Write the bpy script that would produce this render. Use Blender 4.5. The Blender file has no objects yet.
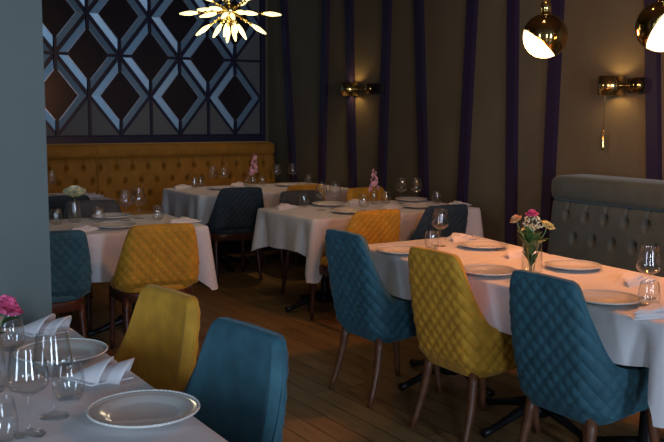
import bpy, bmesh, math, random
import numpy as np
from mathutils import Vector, Matrix
random.seed(4); rng = np.random.RandomState(4)
PI = math.pi
scene = bpy.context.scene
COL = scene.collection

# ------------------------------------------------------------------ materials
def mat(name, color, rough=.5, metal=0., sheen=0., spec=.5, trans=0., ior=1.45, emit=None, estr=0.,
        var=0., vscale=30., bump=0., bscale=60., coat=0., sheen_tint=None):
    m = bpy.data.materials.new(name); m.use_nodes = True
    nt = m.node_tree; b = nt.nodes['Principled BSDF']
    b.inputs['Base Color'].default_value = (*color, 1)
    b.inputs['Roughness'].default_value = rough
    b.inputs['Metallic'].default_value = metal
    b.inputs['Specular IOR Level'].default_value = spec
    b.inputs['Transmission Weight'].default_value = trans
    b.inputs['IOR'].default_value = ior
    b.inputs['Coat Weight'].default_value = coat
    b.inputs['Sheen Weight'].default_value = sheen
    b.inputs['Sheen Roughness'].default_value = .35
    if sheen_tint: b.inputs['Sheen Tint'].default_value = (*sheen_tint, 1)
    if emit:
        b.inputs['Emission Color'].default_value = (*emit, 1)
        b.inputs['Emission Strength'].default_value = estr
    if var or bump:
        tc = nt.nodes.new('ShaderNodeTexCoord')
        if var:
            n = nt.nodes.new('ShaderNodeTexNoise'); n.inputs['Scale'].default_value = vscale
            n.inputs['Detail'].default_value = 4
            nt.links.new(tc.outputs['Object'], n.inputs['Vector'])
            r = nt.nodes.new('ShaderNodeValToRGB')
            r.color_ramp.elements[0].position = .3; r.color_ramp.elements[1].position = .7
            r.color_ramp.elements[0].color = (*[c * (1 - var) for c in color], 1)
            r.color_ramp.elements[1].color = (*[min(1, c * (1 + var)) for c in color], 1)
            nt.links.new(n.outputs['Fac'], r.inputs['Fac'])
            nt.links.new(r.outputs['Color'], b.inputs['Base Color'])
        if bump:
            n2 = nt.nodes.new('ShaderNodeTexNoise'); n2.inputs['Scale'].default_value = bscale
            n2.inputs['Detail'].default_value = 3
            nt.links.new(tc.outputs['Object'], n2.inputs['Vector'])
            bp = nt.nodes.new('ShaderNodeBump'); bp.inputs['Strength'].default_value = bump
            bp.inputs['Distance'].default_value = .01
            nt.links.new(n2.outputs['Fac'], bp.inputs['Height'])
            nt.links.new(bp.outputs['Normal'], b.inputs['Normal'])
    return m

M = {}
M['wall'] = mat('olive_brown_paint', (.125, .108, .066), .55, var=.08, vscale=3, bump=.05, bscale=80)
M['strip'] = mat('purple_lacquer', (.022, .015, .045), .4)
M['pillar'] = mat('slate_paint', (.112, .142, .135), .6, var=.05, vscale=2)
M['ceil'] = mat('dark_ceiling_paint', (.07, .065, .06), .8)
M['plainwall'] = mat('taupe_paint', (.16, .14, .12), .8)
M['navy'] = mat('navy_lacquer', (.012, .014, .04), .35)
M['panel'] = mat('dark_gloss_panel', (.012, .010, .014), .25)
M['grey_panel'] = mat('grey_panel', (.10, .115, .12), .5)
M['rim'] = mat('brushed_blue_steel', (.27, .49, .70), .40, metal=.6)
M['rim_edge'] = mat('polished_blue_steel', (.42, .60, .85), .35, metal=.8)
M['yellow'] = mat('mustard_velvet', (.55, .275, .022), .75, sheen=.35, var=.18, vscale=14, bump=.15, bscale=250, sheen_tint=(1, .8, .4))
M['teal'] = mat('teal_velvet', (.026, .098, .130), .7, sheen=.35, var=.22, vscale=14, bump=.15, bscale=250, sheen_tint=(.35, .7, .9))
M['navyfab'] = mat('dark_navy_velvet', (.016, .034, .048), .75, sheen=.25, var=.2, vscale=14, bump=.15, bscale=250, sheen_tint=(.4, .6, .8))
M['greyfab'] = mat('charcoal_velvet', (.05, .055, .06), .75, sheen=.25, var=.15, vscale=14)
M['caramel'] = mat('caramel_velvet', (.30, .135, .010), .7, sheen=.3, var=.15, vscale=9, sheen_tint=(1, .7, .3))
M['slatefab'] = mat('slate_velvet', (.050, .076, .074), .75, sheen=.35, var=.14, vscale=10, sheen_tint=(.7, .8, .8))
M['wood'] = mat('walnut_leg', (.12, .045, .02), .4, var=.25, vscale=25)
M['darkwood'] = mat('mahogany_leg', (.075, .024, .014), .35, var=.25, vscale=25)
M['iron'] = mat('black_cast_iron', (.012, .012, .013), .4, metal=.3)
M['cloth'] = mat('white_linen', (.62, .60, .60), .85, sheen=.15, bump=.30, bscale=11)
M['napkin'] = mat('white_napkin_linen', (.68, .66, .67), .85, sheen=.15, bump=.1, bscale=60)
M['china'] = mat('white_china', (.62, .60, .56), .18, coat=.3)
M['glass'] = mat('clear_glass', (.97, .99, .99), .015, trans=1., ior=1.45)
M['water'] = mat('water', (.95, .98, .98), .02, trans=1., ior=1.33)
M['brass'] = mat('polished_brass', (.85, .66, .28), .16, metal=1.)
M['brassd'] = mat('bronze_mirror', (.42, .28, .10), .10, metal=1.)
M['chrome'] = mat('smoked_chrome', (.45, .43, .40), .15, metal=1.)
M['black'] = mat('black_metal', (.01, .01, .01), .4)
M['opal'] = mat('lit_opal_glass', (.9, .8, .6), .3, emit=(1, .72, .36), estr=3.2)
M['bulb'] = mat('lit_amber_bulb', (.9, .8, .5), .3, emit=(1, .82, .36), estr=1.9)
M['pink'] = mat('pink_petal', (.72, .12, .26), .6, var=.3, vscale=60)
M['palepink'] = mat('pale_pink_petal', (.72, .40, .46), .6, var=.3, vscale=60)
M['peach'] = mat('peach_petal', (.85, .48, .22), .6, var=.2, vscale=60)
M['cream'] = mat('cream_petal', (.72, .72, .50), .6, var=.15, vscale=60)
M['lemon'] = mat('pale_yellow_petal', (.80, .66, .25), .6, var=.15, vscale=60)
M['green'] = mat('leaf_green', (.06, .14, .035), .5, var=.3, vscale=40)
M['lightgreen'] = mat('pale_stem_green', (.20, .30, .10), .5)
M['frame'] = mat('white_window_paint', (.55, .55, .55), .5)

def thin_glass(name, tint, rough=.015):
    m = bpy.data.materials.new(name); m.use_nodes = True
    nt = m.node_tree; nt.nodes.remove(nt.nodes['Principled BSDF']); out = nt.nodes['Material Output']
    tr = nt.nodes.new('ShaderNodeBsdfTransparent'); tr.inputs['Color'].default_value = (*tint, 1)
    gl = nt.nodes.new('ShaderNodeBsdfGlossy'); gl.inputs['Roughness'].default_value = rough
    lw = nt.nodes.new('ShaderNodeLayerWeight'); lw.inputs['Blend'].default_value = .5
    pw = nt.nodes.new('ShaderNodeMath'); pw.operation = 'POWER'; pw.inputs[1].default_value = 3.2
    nt.links.new(lw.outputs['Facing'], pw.inputs[0])
    ml = nt.nodes.new('ShaderNodeMath'); ml.operation = 'MULTIPLY_ADD'; ml.inputs[1].default_value = .80; ml.inputs[2].default_value = .065; ml.use_clamp = True
    mx = nt.nodes.new('ShaderNodeMixShader')
    nt.links.new(pw.outputs[0], ml.inputs[0]); nt.links.new(ml.outputs[0], mx.inputs['Fac'])
    nt.links.new(tr.outputs[0], mx.inputs[1]); nt.links.new(gl.outputs[0], mx.inputs[2])
    nt.links.new(mx.outputs[0], out.inputs['Surface'])
    return m
M['glass'] = thin_glass('clear_glass', (.985, .992, .99))
def floor_mat():
    m = bpy.data.materials.new('oak_planks'); m.use_nodes = True
    nt = m.node_tree; b = nt.nodes['Principled BSDF']
    tc = nt.nodes.new('ShaderNodeTexCoord')
    mp = nt.nodes.new('ShaderNodeMapping'); mp.inputs['Rotation'].default_value = (0, 0, PI / 2)
    nt.links.new(tc.outputs['Object'], mp.inputs['Vector'])
    br = nt.nodes.new('ShaderNodeTexBrick')
    br.inputs['Scale'].default_value = 1; br.inputs['Brick Width'].default_value = 1.3
    br.inputs['Row Height'].default_value = .125; br.inputs['Mortar Size'].default_value = .003
    br.inputs['Color1'].default_value = (.25, .155, .062, 1); br.inputs['Color2'].default_value = (.36, .225, .095, 1)
    br.inputs['Mortar'].default_value = (.03, .016, .008, 1); br.offset = .37
    nt.links.new(mp.outputs['Vector'], br.inputs['Vector'])
    mp2 = nt.nodes.new('ShaderNodeMapping'); mp2.inputs['Scale'].default_value = (22, 1.6, 1)
    nt.links.new(tc.outputs['Object'], mp2.inputs['Vector'])
    n = nt.nodes.new('ShaderNodeTexNoise'); n.inputs['Scale'].default_value = 2.5; n.inputs['Detail'].default_value = 6
    nt.links.new(mp2.outputs['Vector'], n.inputs['Vector'])
    mx = nt.nodes.new('ShaderNodeMix'); mx.data_type = 'RGBA'; mx.blend_type = 'MULTIPLY'
    mx.inputs['Factor'].default_value = .55
    nt.links.new(br.outputs['Color'], mx.inputs[6]); 
    r = nt.nodes.new('ShaderNodeValToRGB'); r.color_ramp.elements[0].color = (.45, .42, .4, 1); r.color_ramp.elements[1].color = (1, 1, 1, 1)
    r.color_ramp.elements[0].position = .3; r.color_ramp.elements[1].position = .7
    nt.links.new(n.outputs['Fac'], r.inputs['Fac']); nt.links.new(r.outputs['Color'], mx.inputs[7])
    nt.links.new(mx.outputs[2], b.inputs['Base Color'])
    b.inputs['Roughness'].default_value = .38
    return m
M['floor'] = floor_mat()

# ------------------------------------------------------------------ mesh helpers
def link(name, me, material, parent=None, smooth=True):
    if smooth:
        for p in me.polygons: p.use_smooth = True
    if material: me.materials.append(material)
    o = bpy.data.objects.new(name, me); COL.objects.link(o)
    if parent: o.parent = parent
    return o
def bm_obj(name, bm, material, parent=None, smooth=True):
    bmesh.ops.recalc_face_normals(bm, faces=bm.faces)
    me = bpy.data.meshes.new(name); bm.to_mesh(me); bm.free()
    return link(name, me, material, parent, smooth)
def py_obj(name, verts, faces, material, parent=None, smooth=True):
    me = bpy.data.meshes.new(name); me.from_pydata([tuple(map(float, v)) for v in verts], [], faces); me.update()
    bm = bmesh.new(); bm.from_mesh(me); bmesh.ops.recalc_face_normals(bm, faces=bm.faces); bm.to_mesh(me); bm.free()
    return link(name, me, material, parent, smooth)
def box_bm(bm, lo, hi, bevel=0., seg=2):
    r = bmesh.ops.create_cube(bm, size=1.)
    vs = r['verts']
    for v in vs:
        v.co = Vector(((lo[i] + hi[i]) / 2 + v.co[i] * (hi[i] - lo[i])) for i in range(3))
    if bevel:
        es = list({e for v in vs for e in v.link_edges})
        bmesh.ops.bevel(bm, geom=es, offset=bevel, segments=seg, affect='EDGES', profile=.6)
def box(name, lo, hi, material, parent=None, bevel=0., seg=2, smooth=False):
    bm = bmesh.new(); box_bm(bm, lo, hi, bevel, seg)
    return bm_obj(name, bm, material, parent, smooth)
def lathe_vf(prof, n=32, wob=None):
    V, F = [], []
    m = len(prof); idx = []
    for (r, z) in prof:
        if r < 1e-6:
            idx.append([len(V)] * n); V.append((0, 0, z))
        else:
            st = len(V); idx.append([st + k for k in range(n)])
            for k in range(n):
                a = 2 * PI * k / n
                rr = r * (1 + (wob(a, z) if wob else 0))
                V.append((rr * math.cos(a), rr * math.sin(a), z))
    for i in range(m - 1):
        for k in range(n):
            q = [idx[i][k], idx[i][(k + 1) % n], idx[i + 1][(k + 1) % n], idx[i + 1][k]]
            q2 = []
            for x in q:
                if x not in q2: q2.append(x)
            if len(q2) > 2: F.append(q2)
    return V, F
def lathe(name, prof, material, parent=None, n=32, wob=None, loc=None):
    V, F = lathe_vf(prof, n, wob)
    o = py_obj(name, V, F, material, parent)
    if loc: o.location = loc
    return o
def tube_vf(pts, radii, n=10, cap=True, flat=1.):
    pts = [Vector(p) for p in pts]; V, F = [], []
    if not hasattr(radii, '__len__'): radii = [radii] * len(pts)
    up = Vector((0, 0, 1)); prev = None
    for i, p in enumerate(pts):
        d = (pts[min(i + 1, len(pts) - 1)] - pts[max(i - 1, 0)]).normalized()
        if prev is None:
            s = d.cross(up)
            if s.length < 1e-3: s = d.cross(Vector((1, 0, 0)))
            s.normalize()
        else:
            s = (prev - d * prev.dot(d)).normalized()
        prev = s; t = d.cross(s)
        for k in range(n):
            a = 2 * PI * k / n
            V.append(p + (s * math.cos(a) + t * math.sin(a) * flat) * radii[i])
    for i in range(len(pts) - 1):
        for k in range(n):
            F.append([i * n + k, i * n + (k + 1) % n, (i + 1) * n + (k + 1) % n, (i + 1) * n + k])
    if cap:
        F.append(list(range(n))); F.append([(len(pts) - 1) * n + k for k in range(n)])
    return V, F
def tube(name, pts, radii, material, parent=None, n=10, flat=1.):
    V, F = tube_vf(pts, radii, n, True, flat)
    return py_obj(name, V, F, material, parent)
def merge(parts):
    V, F = [], []
    for v, f in parts:
        o = len(V); V += list(v); F += [[i + o for i in q] for q in f]
    return V, F
def grid_faces(m, n, wrapm=False, wrapn=False):
    F = []
    for i in range(m if wrapm else m - 1):
        for j in range(n if wrapn else n - 1):
            a, b = i, (i + 1) % m; c, d = j, (j + 1) % n
            F.append([a * n + c, b * n + c, b * n + d, a * n + d])
    return F
def grid_obj(name, X, Y, Z, material, parent=None, wrapm=False, wrapn=False):
    V = np.stack([X, Y, Z], -1).reshape(-1, 3)
    return py_obj(name, V, grid_faces(X.shape[0], X.shape[1], wrapm, wrapn), material, parent)

def tag(o, label, cat, group=None, kind=None):
    o['label'] = label; o['category'] = cat
    if group: o['group'] = group
    if kind: o['kind'] = kind
    return o
def empty(name, loc, rz=0.):
    o = bpy.data.objects.new(name, None); COL.objects.link(o)
    o.empty_display_size = .05
    o.location = loc; o.rotation_euler = (0, 0, rz); return o
def structure(o):
    o['kind'] = 'structure'; return o
def copy_tree(o, parent=None):
    c = o.copy(); COL.objects.link(c)
    if parent: c.parent = parent
    for ch in list(o.children): copy_tree(ch, c)
    return c
class Proto:
    """first use hands out the built thing, later uses copy it"""
    def __init__(self, maker): self.maker = maker; self.o = None
    def put(self, loc, rz, label, cat, group):
        if self.o is None: self.o = self.maker(); o = self.o
        else: o = copy_tree(self.o)
        o.location = loc; o.rotation_euler = (0, 0, rz)
        return tag(o, label, cat, group)

# ------------------------------------------------------------------ camera
cam = bpy.data.cameras.new('camera'); camo = bpy.data.objects.new('camera', cam); COL.objects.link(camo)
F_PX, PITCH, ROLL, YAW = 875.6, .1229, .0064, .5696
fw = Vector((math.sin(YAW) * math.cos(PITCH), math.cos(YAW) * math.cos(PITCH), -math.sin(PITCH)))
rt = Vector((math.cos(YAW), -math.sin(YAW), 0)); up = rt.cross(fw)
rt2 = math.cos(ROLL) * rt + math.sin(ROLL) * up; up2 = -math.sin(ROLL) * rt + math.cos(ROLL) * up
mx = Matrix((rt2, up2, -fw)).transposed().to_4x4(); mx.translation = Vector((0, 0, 1.5))
camo.matrix_world = mx
cam.sensor_width = 36; cam.sensor_fit = 'HORIZONTAL'; cam.lens = F_PX / 664 * 36
cam.clip_start = .05; cam.clip_end = 60
scene.camera = camo

# ------------------------------------------------------------------ room shell
XW, YW, XL, YB, ZC = 4.95, 9.14, -3.0, -3.0, 3.1
structure(box('floor', (XL - .1, YB - .1, -.1), (XW + .1, YW + .1, 0), M['floor']))
structure(box('ceiling', (XL - .1, YB - .1, ZC), (XW + .1, YW + .1, ZC + .1), M['ceil']))
structure(box('wall_right', (XW, YB, 0), (XW + .15, YW + .15, ZC), M['wall']))
structure(box('wall_back', (XL, YW, 0), (XW, YW + .15, ZC), M['wall']))
def wall_with_holes(name, axis, pos, lo, hi, holes, material):
    """wall slab along an axis with rectangular window openings (a0,a1,z0,z1)"""
    bm = bmesh.new()
    def seg(a0, a1, z0, z1):
        if axis == 'x': box_bm(bm, (a0, pos[0], z0), (a1, pos[1], z1))
        else: box_bm(bm, (pos[0], a0, z0), (pos[1], a1, z1))
    cur = lo
    for a0, a1, z0, z1 in holes:
        seg(cur, a0, 0, ZC); seg(a0, a1, 0, z0); seg(a0, a1, z1, ZC); cur = a1
    seg(cur, hi, 0, ZC)
    return structure(bm_obj(name, bm, material, smooth=False))
rear_holes = [(-1.7, -.9, .5, 2.7), (1.2, 2.0, .5, 2.7)]
left_holes = [(.7, 1.5, .5, 2.7)]
wall_with_holes('wall_rear', 'x', (YB - .15, YB), XL, XW, rear_holes, M['plainwall'])
wall_with_holes('wall_left', 'y', (XL - .15, XL), YB, YW, left_holes, M['plainwall'])
SKY = (.60, .77, 1.0)
def window(i, axis, a0, a1, z0, z1, power):
    bm = bmesh.new(); t = .05
    if axis == 'x':
        y0, y1 = YB - .11, YB - .05
        for lo, hi in (((a0, y0, z0), (a0 + t, y1, z1)), ((a1 - t, y0, z0), (a1, y1, z1)), ((a0, y0, z0), (a1, y1, z0 + t)),
                       ((a0, y0, z1 - t), (a1, y1, z1)), (((a0 + a1) / 2 - .025, y0, z0), ((a0 + a1) / 2 + .025, y1, z1))): box_bm(bm, lo, hi)
    else:
        x0, x1 = XL - .11, XL - .05
        for lo, hi in (((x0, a0, z0), (x1, a0 + t, z1)), ((x0, a1 - t, z0), (x1, a1, z1)), ((x0, a0, z0), (x1, a1, z0 + t)),
                       ((x0, a0, z1 - t), (x1, a1, z1)), ((x0, (a0 + a1) / 2 - .025, z0), (x1, (a0 + a1) / 2 + .025, z1))): box_bm(bm, lo, hi)
    w = structure(bm_obj('window_%d' % i, bm, M['frame'], smooth=False))
    if axis == 'x': box('window_pane', (a0 + t, YB - .085, z0 + t), (a1 - t, YB - .08, z1 - t), M['glass'], w)
    else: box('window_pane', (XL - .085, a0 + t, z0 + t), (XL - .08, a1 - t, z1 - t), M['glass'], w)
    L = bpy.data.lights.new('daylight', 'AREA'); L.shape = 'RECTANGLE'; L.size = a1 - a0 - .12; L.size_y = z1 - z0 - .12
    L.color = SKY; L.energy = power
    lo = bpy.data.objects.new('daylight', L); COL.objects.link(lo)
    if axis == 'x':
        lo.location = ((a0 + a1) / 2, YB - .03, (z0 + z1) / 2); lo.rotation_euler = (PI / 2, 0, PI)
    else:
        lo.location = (XL - .03, (a0 + a1) / 2, (z0 + z1) / 2); lo.rotation_euler = (PI / 2, 0, PI / 2 + PI)
        L.size = a1 - a0 - .12
    d = Vector((0, 1, 0)) if axis == 'x' else Vector((1, 0, 0))
    lo.rotation_euler = d.to_track_quat('-Z', 'Y').to_euler()
k = 1
for h in rear_holes: window(k, 'x', *h, 104.); k += 1
for h in left_holes: window(k, 'y', *h, 66.); k += 1

structure(box('pillar', (.10, 3.36, 0), (.875, 3.86, ZC), M['pillar']))
structure(box('baseboard_right', (XW - .02, YB, 0), (XW, YW, .12), M['strip']))
# leaning purple battens on the right wall: (y at z=.9, y at z=2.5)
for i, (ya, yb) in enumerate(((8.52, 8.70), (7.90, 7.84), (7.32, 7.40), (6.81, 6.76), (6.17, 6.29), (5.64, 5.57), (5.06, 5.11), (4.67, 4.64), (3.72, 3.84), (3.0, 2.93), (2.2, 2.32))):
    sl = (yb - ya) / 1.6
    y0, y1 = ya - .9 * sl, ya + (ZC - .9) * sl; w = .046; d = .045
    V = [(XW, y0 - w, 0), (XW, y0 + w, 0), (XW - d, y0 + w, 0), (XW - d, y0 - w, 0), (XW, y1 - w, ZC), (XW, y1 + w, ZC), (XW - d, y1 + w, ZC), (XW - d, y1 - w, ZC)]
    structure(py_obj('trim_%d' % (i + 1), V, [[0, 1, 2, 3], [4, 5, 6, 7], [0, 1, 5, 4], [1, 2, 6, 5], [2, 3, 7, 6], [3, 0, 4, 7]], M['strip'], smooth=False))

# ------------------------------------------------------------------ diamond lattice panel on the back wall
LX0, LS, LZ0, LR = 2.484, .6726, 2.083, .4212
lp = empty('lattice_panel', (LX0 + LS, YW - .01, 1.16))
tag(lp, 'navy lattice wall panel of dark diamonds edged in steel blue above the caramel bench', 'wall panel')
def lpart(o, parent=lp):
    o.parent = parent; return o
lx_lo, lx_hi, lz_lo, lz_hi = LX0 - 2.0 * LS, LX0 + 3.5 * LS + .045, 1.165, ZC - .06
ox, oy, oz = lp.location
def LB(name, lo, hi, m, bevel=0.):
    return box(name, (lo[0] - ox, lo[1] - oy, lo[2] - oz), (hi[0] - ox, hi[1] - oy, hi[2] - oz), m, lp, bevel)
LB('backing', (lx_lo, YW - .02, lz_lo), (lx_hi, YW - .001, lz_hi), M['navy'])
LB('frame_rail', (lx_lo, YW - .07, lz_lo), (lx_hi, YW - .018, 1.24), M['navy'], .004)
LB('frame_stile', (lx_hi - .05, YW - .07, 1.24), (lx_hi, YW - .018, lz_hi), M['navy'], .004)
LB('frame_rail', (lx_lo, YW - .07, lz_hi), (lx_hi, YW - .018, lz_hi + .05), M['navy'], .004)
yb = YW - .02
def prism(poly, y_front, y_back, vary=None):
    """solid from an (x,z) polygon; vary gives per-vertex front depth"""
    n = len(poly); V = []
    for i, (x, z) in enumerate(poly): V.append((x - ox, (vary[i] if vary else y_front) - oy, z - oz))
    for x, z in poly: V.append((x - ox, y_back - oy, z - oz))
    F = [list(range(n)), list(range(n, 2 * n))] + [[i, (i + 1) % n, n + (i + 1) % n, n + i] for i in range(n)]
    return V, F
A2, B2 = LS / 2, LR
def clip_poly(poly, f):
    out = []
    for i in range(len(poly)):
        p, q = poly[i], poly[(i + 1) % len(poly)]; a, b = f(p), f(q)
        if a >= 0: out.append(p)
        if (a >= 0) != (b >= 0):
            t = a / (a - b); out.append((p[0] + t * (q[0] - p[0]), p[1] + t * (q[1] - p[1])))
    return out
for half in (0, 1):
    for r in range(-2, 4):
        if (r % 2 == 0) != (half == 1): continue
        for c in range(-2, 4):
            cx = LX0 + (c + .5 * half) * LS; cz = LZ0 + r * LR
            if cx < lx_lo - .01 or cx - .05 > lx_hi: continue
            plain = (r == -2) or (cx > lx_hi - .1)
            clips = [lambda p: lx_hi - .055 - p[0], lambda p: p[0] - lx_lo, lambda p: p[1] - 1.242, lambda p: lz_hi - p[1]]
            if plain:
                # half tiles at the frame: plain grey panes either side of the grid bar
                for sx in (-1, 1):
                    for sz in (-1, 1):
                        poly = [(cx + sx * .014, cz + sz * .012), (cx + sx * A2 * .93, cz + sz * .012), (cx + sx * .014, cz + sz * B2 * .91)]
                        for f in clips: poly = clip_poly(poly, f) if poly else poly
                        if len(poly) > 2:
                            V, F = prism(poly, yb - .014, yb)
                            py_obj('grey_pane', V, F, M['grey_panel'], lp, False)
                continue
            # dark diamond pane
            inner = [(cx - A2 * .66, cz), (cx, cz + B2 * .66), (cx + A2 * .66, cz), (cx, cz - B2 * .66)]
            for f in clips: inner = clip_poly(inner, f) if inner else inner
            if len(inner) < 3: continue
            V, F = prism(inner, yb - .010, yb)
            tile = py_obj('diamond_pane', V, F, M['panel'], lp, False)
            o_, i_, e_ = .915, .68, .65
            for sx in (-1, 1):
                for sz in (-1, 1):
                    def P(k): return [(cx + sx * A2 * k, cz), (cx, cz + sz * B2 * k)]
                    (s1, t1), (s2, t2), (s3, t3) = P(o_), P(i_), P(e_)
                    cut = [lambda p: sx * (p[0] - cx) - .020]
                    if half: cut.append(lambda p: sz * (p[1] - cz) - .016)
                    poly = [s1, t1, t2, s2]
                    for f in cut + clips: poly = clip_poly(poly, f) if poly else poly
                    if len(poly) < 3: continue
                    def dep(p):
                        k = abs(p[0] - cx) / A2 + abs(p[1] - cz) / B2
                        return yb - .026 + .014 * (k - i_) / (o_ - i_)
                    V, F = prism(poly, 0, yb, [dep(p) for p in poly])
                    st = py_obj('bevel_strip', V, F, M['rim'], tile, False)
                    poly = [s2, t2, t3, s3]
                    for f in cut + clips: poly = clip_poly(poly, f) if poly else poly
                    if len(poly) < 3: continue
                    V, F = prism(poly, yb - .030, yb)
                    py_obj('edge_bead', V, F, M['rim_edge'], tile, False)
# navy grid bars between tiles
for c2 in range(-4, 8):
    x = LX0 + c2 * LS / 2
    if lx_lo < x < lx_hi - .08:
        LB('grid_bar', (x - .013, yb - .045, 1.24), (x + .013, yb, lz_hi), M['navy']) if False else None
for c2 in range(-4, 8):
    x = LX0 + c2 * LS / 2
    # short vertical bars at the tile tips
    for r in range(-2, 4):
        if (r % 2 == 0) == (c2 % 2 == 0):
            z0, z1 = LZ0 + r * LR - .16, LZ0 + r * LR + .16
            if r == -2: z0, z1 = 1.24, LZ0 + r * LR + .16
            if r == -1 and c2 % 2: z0 = 1.24
            z0, z1 = max(z0, 1.24), min(z1, lz_hi)
            if lx_lo < x < lx_hi - .08 and z1 > z0: LB('grid_bar', (x - .014, yb - .040, z0), (x + .014, yb, z1), M['navy'])
for c in range(-2, 4):
    for r in (0, 2):
        x = LX0 + c * LS; z = LZ0 + r * LR
        x1 = x + .15 if c < 3 else lx_hi - .05
        LB('grid_bar', (max(x - .15, lx_lo), yb - .038, z - .013), (x1, yb, z + .013), M['navy'])

# ------------------------------------------------------------------ tufted benches
def tufted(U, Vv, buttons, creases, depth=.045, br=.028, cw=.014, cd=.022):
    D = np.zeros_like(U)
    for (a, b) in buttons:
        D = np.maximum(D, depth * np.exp(-((U - a) ** 2 + (Vv - b) ** 2 / 2.6) / br ** 2))
    for (a0, b0, a1, b1) in creases:
        dx, dy = a1 - a0, b1 - b0; L2 = dx * dx + dy * dy
        t = np.clip(((U - a0) * dx + (Vv - b0) * dy) / L2, 0, 1)
        d2 = (U - a0 - t * dx) ** 2 + (Vv - b0 - t * dy) ** 2
        D = np.maximum(D, cd * np.exp(-d2 / cw ** 2))
    return D
def bench(name, length, zs, ztop, rows, pitch, seatz, depth_seat, material, seams, label, thick=.30, roll=.06, deepcut=1., b0=0., diag=False):
    """local: length along +x, room side is -y, back face plane at y=0, wall at y=thick"""
    root = empty(name, (0, 0, 0))
    tag(root, label, 'bench')
    nu = int(length / .0065); nv = 110
    u = np.linspace(0, length, nu); v = np.linspace(seatz, zs, nv)
    U, Vg = np.meshgrid(u, v, indexing='ij')
    btn, crs = [], []
    for ri, zr in enumerate(rows):
        off = b0 + (pitch / 2 if ri % 2 else 0)
        n = int((length - off) / pitch)
        for i in range(n + 1):
            a = off + i * pitch
            if a < .05 or a > length - .05: continue
            btn.append((a, zr))
            if ri == 0: crs.append((a, zr, a + .006, zs))
            for sx in (-1, 1):
                if ri + 1 < len(rows) and diag: crs.append((a, zr, a + sx * pitch / 2, rows[ri + 1]))
    D = tufted(U, Vg, btn, [(c[0], c[1], c[2], c[3]) for c in crs], .070 * deepcut, .017, .010, .020 * deepcut)
    Du = np.exp(-np.minimum(U, length - U) / .02) * .03 + np.exp(-(zs - Vg) / .012) * .03
    lean = -(zs - Vg) * .10
    Y = lean + D + Du
    back = grid_obj('tufted_back', U, Y, Vg, material, root)
    # end caps and solid core behind the tufting
    box('back_core', (.002, .055, .05), (length - .002, thick, zs), material, root, .01)
    bmt = bmesh.new()
    bmesh.ops.create_uvsphere(bmt, u_segments=12, v_segments=8, radius=.008)
    bme = bpy.data.meshes.new('button'); bmt.to_mesh(bme); bmt.free(); bme.materials.append(material)
    for p in bme.polygons: p.use_smooth = True
    for a, zr in btn[:100]:
        o = bpy.data.objects.new('button', bme); COL.objects.link(o); o.parent = root
        o.location = (a, -(zs - zr) * .10 + .070 * deepcut, zr); o.scale = (1, .5, 1)
    # rolled head cushion
    ng = 40
    prof = []
    r = roll
    for a in np.linspace(-PI / 2, PI / 2, 9): prof.append((-.02 - r * math.cos(a) * .5 if a < 0 else -.02 - r * math.cos(a) * .5, 0))
    zc0, zc1 = zs - .012, ztop
    pts = []
    H = zc1 - zc0
    for t in np.linspace(0, 1, 26):
        ang = t * 2 * PI
        cx_, sz_ = math.cos(ang), math.sin(ang)
        e = 2 / 4.5
        yy = thick / 2 - .015 + (thick / 2 + .02) * math.copysign(abs(cx_) ** e, cx_)
        zz = (zc0 + zc1) / 2 + H / 2 * math.copysign(abs(sz_) ** e, sz_)
        pts.append((yy, zz))
    pts = pts[:-1]
    xs = [0, .004, .015, .035, .07] + list(np.linspace(.12, length - .12, 30)) + [length - .07, length - .035, length - .015, length - .004, length]
    k = [.55, .72, .86, .95, .99] + [1.] * 30 + [.99, .95, .86, .72, .55]
    cy, czc = thick / 2 - .015, (zc0 + zc1) / 2
    V = [(x, cy + (p[0] - cy) * kk, czc + (p[1] - czc) * kk) for x, kk in zip(xs, k) for p in pts]
    m_, n_ = len(xs), len(pts)
    F = grid_faces(m_, n_, False, True) + [list(range(n_)), [(m_ - 1) * n_ + i for i in range(n_)]]
    py_obj('head_roll', V, F, material, root)
    # seat cushion and plinth
    box('seat_cushion', (.0, -depth_seat, seatz - .14), (length, -.02, seatz), material, root, .035, 4, True)
    box('plinth', (.03, -depth_seat + .05, 0), (length - .03, thick - .01, seatz - .13), M['black'], root)
    for sx in seams:
        tube('panel_seam', [(sx, -.028, ztop - .01), (sx, -.036, zs + .06), (sx, -.03, zs - .01), (sx, -(zs - seatz) * .10 - .004, seatz)], .006, material, root, 8)
    return root
mb = bench('caramel_bench', 4.70, 1.03, 1.17, (.925, .785, .645), .172, .47, .48, M['caramel'], (2.62,), 'long caramel velvet tufted bench under the lattice wall', .33, deepcut=1., b0=.085)
mb.location = (.16, 8.80, 0)
bb = bench('slate_bench', 3.0, .918, 1.085, (.818, .668), .163, .46, .55, M['slatefab'], (), 'grey green button tufted bench against the olive wall', .34, b0=.16)
bb.location = (4.572, 4.31, 0); bb.rotation_euler = (0, 0, -PI / 2)

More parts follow.
